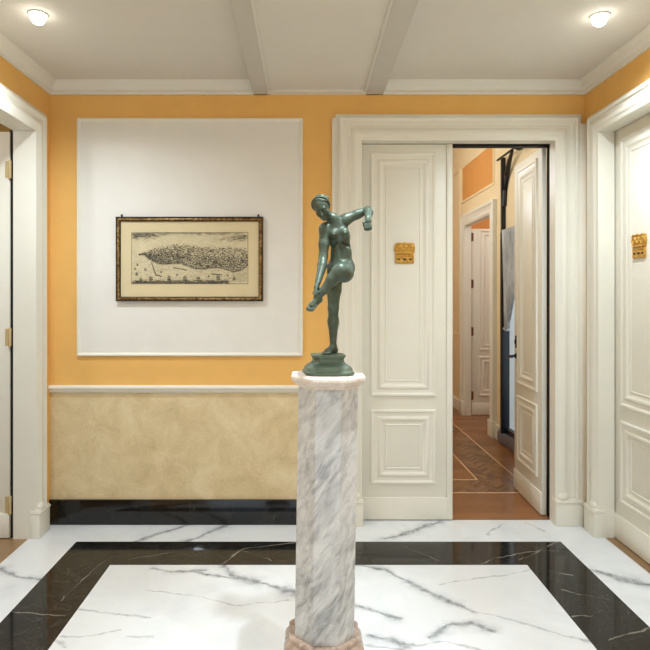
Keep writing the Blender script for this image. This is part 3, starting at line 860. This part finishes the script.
    S.cap(an2, J(327.0, 350.9, -4), 3.2, 2.2, 2.5); S.cap(J(334.8, 351.2, 6), J(325.8, 351.7, -4.0), 2.3, 1.9, 2)
    d2 = unit((-.74, -.67, 0)); s2 = np.array((d2[1], -d2[0], 0))
    for o_, ln, r in ((-2.6, 4.6, 1.15), (-1.2, 5.0, 1.0), (.1, 4.6, .95), (1.3, 4.0, .9), (2.4, 3.2, .85)):
        b0 = np.array([J(325.8, 352, -4.5)[0], -4.5, 1.5])+s2*o_
        S.cap(b0-d2*3, b0, 1.5, 1.3, 1.0)
        S.chain([b0, b0+d2*ln*.6+np.array((0, 0, .1)), b0+d2*ln+np.array((0, 0, -.4))], [1.2, r, r*.9], .4)
    body = link('body', S.mesh('body'), root); body.data.materials.append(M['bronze'])
    # ---- hair: wavy cap, fillet and bun
    Hh = SDF((-30, -36, 128), (16, 12, 170), .34)
    Hh.ell(H(0, -1.5, 3.0), (8.5, 9.6, 8.9), .6, HR)
    idx = (slice(None),)*3
    P = np.stack(np.meshgrid(*Hh.ax, indexing='ij'), -1)-HC
    r_, f_, u_ = P@Rt, P@Fw, P@Up
    ang = np.arctan2(r_, u_-3)
    wav = .45*np.sin(f_*1.55+1.2*np.sin(ang*3))
    D = Hh.D+wav*.9
    cut = (f_*.80-(u_-3.3)*.60)-1.2+.5*np.sin(ang*4)                       # hairline above brow and ears
    D = np.maximum(D, cut); D = np.maximum(D, -(u_+7.5))
    # nape: no hair below the neck line
    Hh.D = D.astype(np.float32)
    Hh.ell(H(-5.8, -5.2, 5.4), (2.8, 2.8, 2.6), 1.2, HR)
    Hh.ell(H(-6.4, -6.0, 5.8), (2.2, 2.2, 2.0), 1.0, HR)
    for i in range(24):
        a0, a1 = -2.0+4.0*i/24, -2.0+4.0*(i+1)/24
        q = lambda a: H(8.9*math.sin(a), 1.6-1.0*(1-math.cos(a)), 3.0+9.2*math.cos(a))
        Hh.cap(q(a0), q(a1), .55, .55, .5)
    hair = link('hair', Hh.mesh('hair'), root); hair.data.materials.append(M['bronze'])
    # ---- moulded base, an oblong octagon turned slightly
    def oct2(ax, ay, ch, z):
        p = [(-ax+ch, -ay), (ax-ch, -ay), (ax, -ay+ch), (ax, ay-ch), (ax-ch, ay), (-ax+ch, ay), (-ax, ay-ch), (-ax, -ay+ch)]
        a = math.radians(7); c_, s_ = math.cos(a), math.sin(a)
        return [((x*c_-y*s_)*U, (x*s_+y*c_)*U, z*U) for x, y in p]
    zb = (CAPZ+.0015-ORG.z)/U
    w = MB()
    prof = [(24.0, zb), (24.2, zb+.8), (24.2, zb+2.4), (23.2, zb+3.2), (22.6, zb+4.2), (22.2, zb+6.0), (20.8, zb+7.8), (18.6, zb+9.4), (16.6, zb+10.6), (15.2, zb+11.8), (14.6, zb+13.4), (14.6, -4.8), (15.0, -3.6), (15.9, -2.6), (16.4, -1.8), (16.4, -.5), (16.0, .0)]
    w.rings([oct2(r*1.0, r*.86, r*.30, z) for r, z in prof], caps=True)
    b = w.done('base', M['bronze'], root, 30)
    b.location.x = 0
build_statue()

# ------------------------------------------------------------------ the corridor beyond
KX = 1.945
w = MB()
w.box(cx0-.1, cx0, 3.80, 8.5, 0, 3.6); struct(w.done('wall_corridor_side', M['cream'], smooth=0))
w = MB(); w.box(cx0-.1, 4.2, 8.4, 8.5, 0, 3.6); struct(w.done('wall_corridor_end', M['orange'], smooth=0))
w = MB()
w.box(KX, KX+.06, 3.80, 4.95, 0, 3.6); w.box(KX, KX+.06, 4.95, 5.76, 2.08, 3.6)
w.box(KX, KX+.06, 5.76, 5.99, 0, 3.6); w.box(KX, KX+.06, 5.99, 6.99, 2.315, 3.6); w.box(KX, KX+.06, 6.99, 8.4, 0, 3.6)
struct(w.done('wall_corridor', M['cream'], smooth=0))
w = MB(); w.box(cx0-.1, 4.2, 3.80, 8.5, 3.5, 3.6); w.box(cx0-.1, 2.0, 3.798, 3.80, 2.9, 3.6); struct(w.done('ceiling_corridor', M['panelwhite'], smooth=0))
w = MB(); w.box(4.1, 4.2, 5.85, 8.4, 0, 3.5); struct(w.done('wall_far_room', M['orange'], smooth=0))
w = MB(); w.box(KX+.06, 4.2, 5.80, 5.88, -.1, 3.5); struct(w.done('wall_exterior', M['panelwhite'], smooth=0))
w = MB(); w.box(KX+.08, 4.2, 4.0, 5.80, -.1, -.02); struct(w.done('terrace_floor', M['slate'], smooth=0))
# casing of the far doorway
fnk = lambda a, b, v: (KX-v, a, b)
w = MB(); w.frame((5.865, 7.115, 0, 2.44), [(0, 0), (0, .040), (.008, .046), (.03, .048), (.04, .038), (.05, .034), (.09, .03), (.10, .036), (.115, .036), (.125, .028), (.135, .024), (.135, -.06)], fnk, closed=False)
for a, b in ((5.86, 6.005), (6.975, 7.12)): w.box(KX-.052, KX+.01, a, b, 0, .17, 0, .003)
struct(w.done('trim_8', M['white']), 'casing of the far doorway')
# orange panel in its bead
w = MB()
w.frame((5.93, 7.17, 2.60, 3.06), [(0, 0), (.0, .012), (.012, .016), (.026, .012), (.030, .003)], fnk)
w.quad([fnk(5.96, 2.63, .003), fnk(7.14, 2.63, .003), fnk(7.14, 3.03, .003), fnk(5.96, 3.03, .003)], 1)
w.frame((7.24, 8.2, .95, 3.06), [(0, 0), (.0, .012), (.012, .016), (.026, .012), (.030, .003)], fnk)
struct(w.done('trim_9', [M['cream'], M['orange']]), 'orange panel in a cream bead above the far doorway')
w = MB(); w.box(KX-.02, KX, 7.12, 8.4, 0, .14, 0, .003); w.box(KX-.016, KX, 5.77, 5.86, 0, .14); struct(w.done('baseboard_corridor', M['white']))
d = leaf('door_5', .62, .04, (.09, .09), 'white panelled leaf standing open in the far doorway', height=2.27, hinges='left', hmat=M['hinge'])
for ch in d.children:
    if ch.name.startswith('upper_panel'): ch.scale.z = .93; ch.location.z = .05
d.location = (KX+.068, 7.0, 0)

# glazed door to the outside: black iron frame, stone step
win = MB()
win.box(1.905, 1.965, 5.60, 5.635, .11, 2.80, 0, .004); win.box(KX-.0, KX+.05, 4.95, 5.0, .11, 2.08, 0, .004)
win.box(KX+.0, KX+.05, 5.0, 5.60, 2.02, 2.08); win.box(KX+.0, KX+.05, 5.0, 5.60, .11, .16)
win.box(KX+.0, KX+.05, 5.635, 5.76, .11, 2.08)
win = struct(win.done('window_1', M['iron']), 'black-framed glazed door to the outside')
w = MB(); w.box(KX+.022, KX+.028, 5.0, 5.60, .18, 2.04); w.done('pane', M['glass'], win, 0)
w = MB(); w.box(1.912, KX+.08, 4.75, 5.765, 0, .112, 0, .018); struct(w.done('trim_10', M['slate']), 'blue-grey stone step')
# curtain rod with finial and bracket
t = thing('curtain_rod', 'black iron curtain rod with a ball finial over the glazed door', 'curtain rod', (1.865, 5.3, 2.775))
w = MB(); w.tube([(0, -.22, 0), (0, .30, -.004)], .011, 12); w.done('rod', M['iron'], t)
w = MB(); w.lathe([(.004, -.055), (.03, -.045), (.05, -.02), (.052, 0), (.045, .025), (.025, .042), (.014, .05), (.018, .058), (.012, .062)], (0, -.27, 0), 20, axis='Y'); w.done('finial', M['iron'], t)
w = MB(); w.tube([(.068, .295, -.45), (.066, .27, -.30), (.055, .20, -.17), (.03, .06, -.07), (.0, -.10, -.010)], [.024, .024, .024, .022, .014], 10)
w.done('bracket', M['iron'], t)
# drapery: hangs pleated from the rod, gathered towards the post
t = thing('curtain', 'silver-grey curtain gathered back beside the glazed door', 'curtain', (1.915, 5.3, 0))
w = MB()
nu, nv = 72, 26
grid = []
for j in range(nv+1):
    v = j/nv
    z = 2.09-v*.98
    y0 = -.14+.38*(v**1.4); y1 = .285+.005*v
    row = []
    for i in range(nu+1):
        u = i/nu
        dp = .018*(1-.45*v)*math.sin(u*2*PI*8+v*1.5)
        row.append((dp+.0+.02*v, y0+(y1-y0)*u, z-.10*(1-u)*v*(1-v)*2))
    grid.append(row)
w.rings(grid, closed=False)
o = w.done('drape', M['drape'], t, 80)
so = o.modifiers.new('thick', 'SOLIDIFY'); so.thickness = .004
w = MB(); w.tube([(.022+.022*math.cos(a), .262+.032*math.sin(a), 1.13+.01*math.sin(a)) for a in [2*PI*i/24 for i in range(25)]], .008, 8); w.done('tieback', M['drape'], t)

# ------------------------------------------------------------------ the side room seen past the open leaf
w = MB(); w.box(-4.1, -4.0, .6, 5.2, 0, 3.1); w.box(-4.0, LX-.12, 5.1, 5.2, 0, 3.1); w.box(-4.0, LX-.12, .5, .6, 0, 3.1); struct(w.done('wall_side_room', M['dim'], smooth=0))
w = MB(); w.box(-4.1, LX-.12, .5, 5.2, 3.0, 3.1); struct(w.done('ceiling_side_room', M['ceiling'], smooth=0))

# ------------------------------------------------------------------ lights beyond
def point(name, loc, power, col, rad=.08):
    l = bpy.data.lights.new(name, 'POINT'); l.energy = power; l.color = col; l.shadow_soft_size = rad
    o = bpy.data.objects.new(name, l); C.objects.link(o); o.location = loc
point('corridor_lamp', (.6, 6.3, 2.7), 24, (.86, .93, 1), .12)
point('corridor_lamp', (.75, 4.5, 2.7), 15, (.74, .88, 1), .12)
point('far_room_lamp', (3.0, 6.7, 2.9), 24, (.95, .95, 1), .12)
point('side_room_fill', (-2.9, 2.3, 2.5), 24, (.92, .95, 1), .1)  # unseen fill light added to brighten the side room

# ------------------------------------------------------------------ world, camera, view
wd = bpy.data.worlds.new('sky'); bpy.context.scene.world = wd; wd.use_nodes = True
bg = wd.node_tree.nodes['Background']; bg.inputs[0].default_value = (.76, .895, 1, 1); bg.inputs[1].default_value = 1.35

cam = bpy.data.cameras.new('camera'); cam.sensor_width = 36; cam.lens = F/650*36
cam.shift_x = (325-CX)/650; cam.shift_y = -(325-CY)/650
cam.clip_start = .02
co = bpy.data.objects.new('camera', cam); C.objects.link(co); co.location = (0, 0, EYE); co.rotation_euler = (PI/2, 0, 0)
sc = bpy.context.scene
sc.camera = co
vs = sc.view_settings
vs.view_transform = 'Standard'; vs.look = 'None'; vs.gamma = 1; vs.use_curve_mapping = False; vs.exposure = 0.17
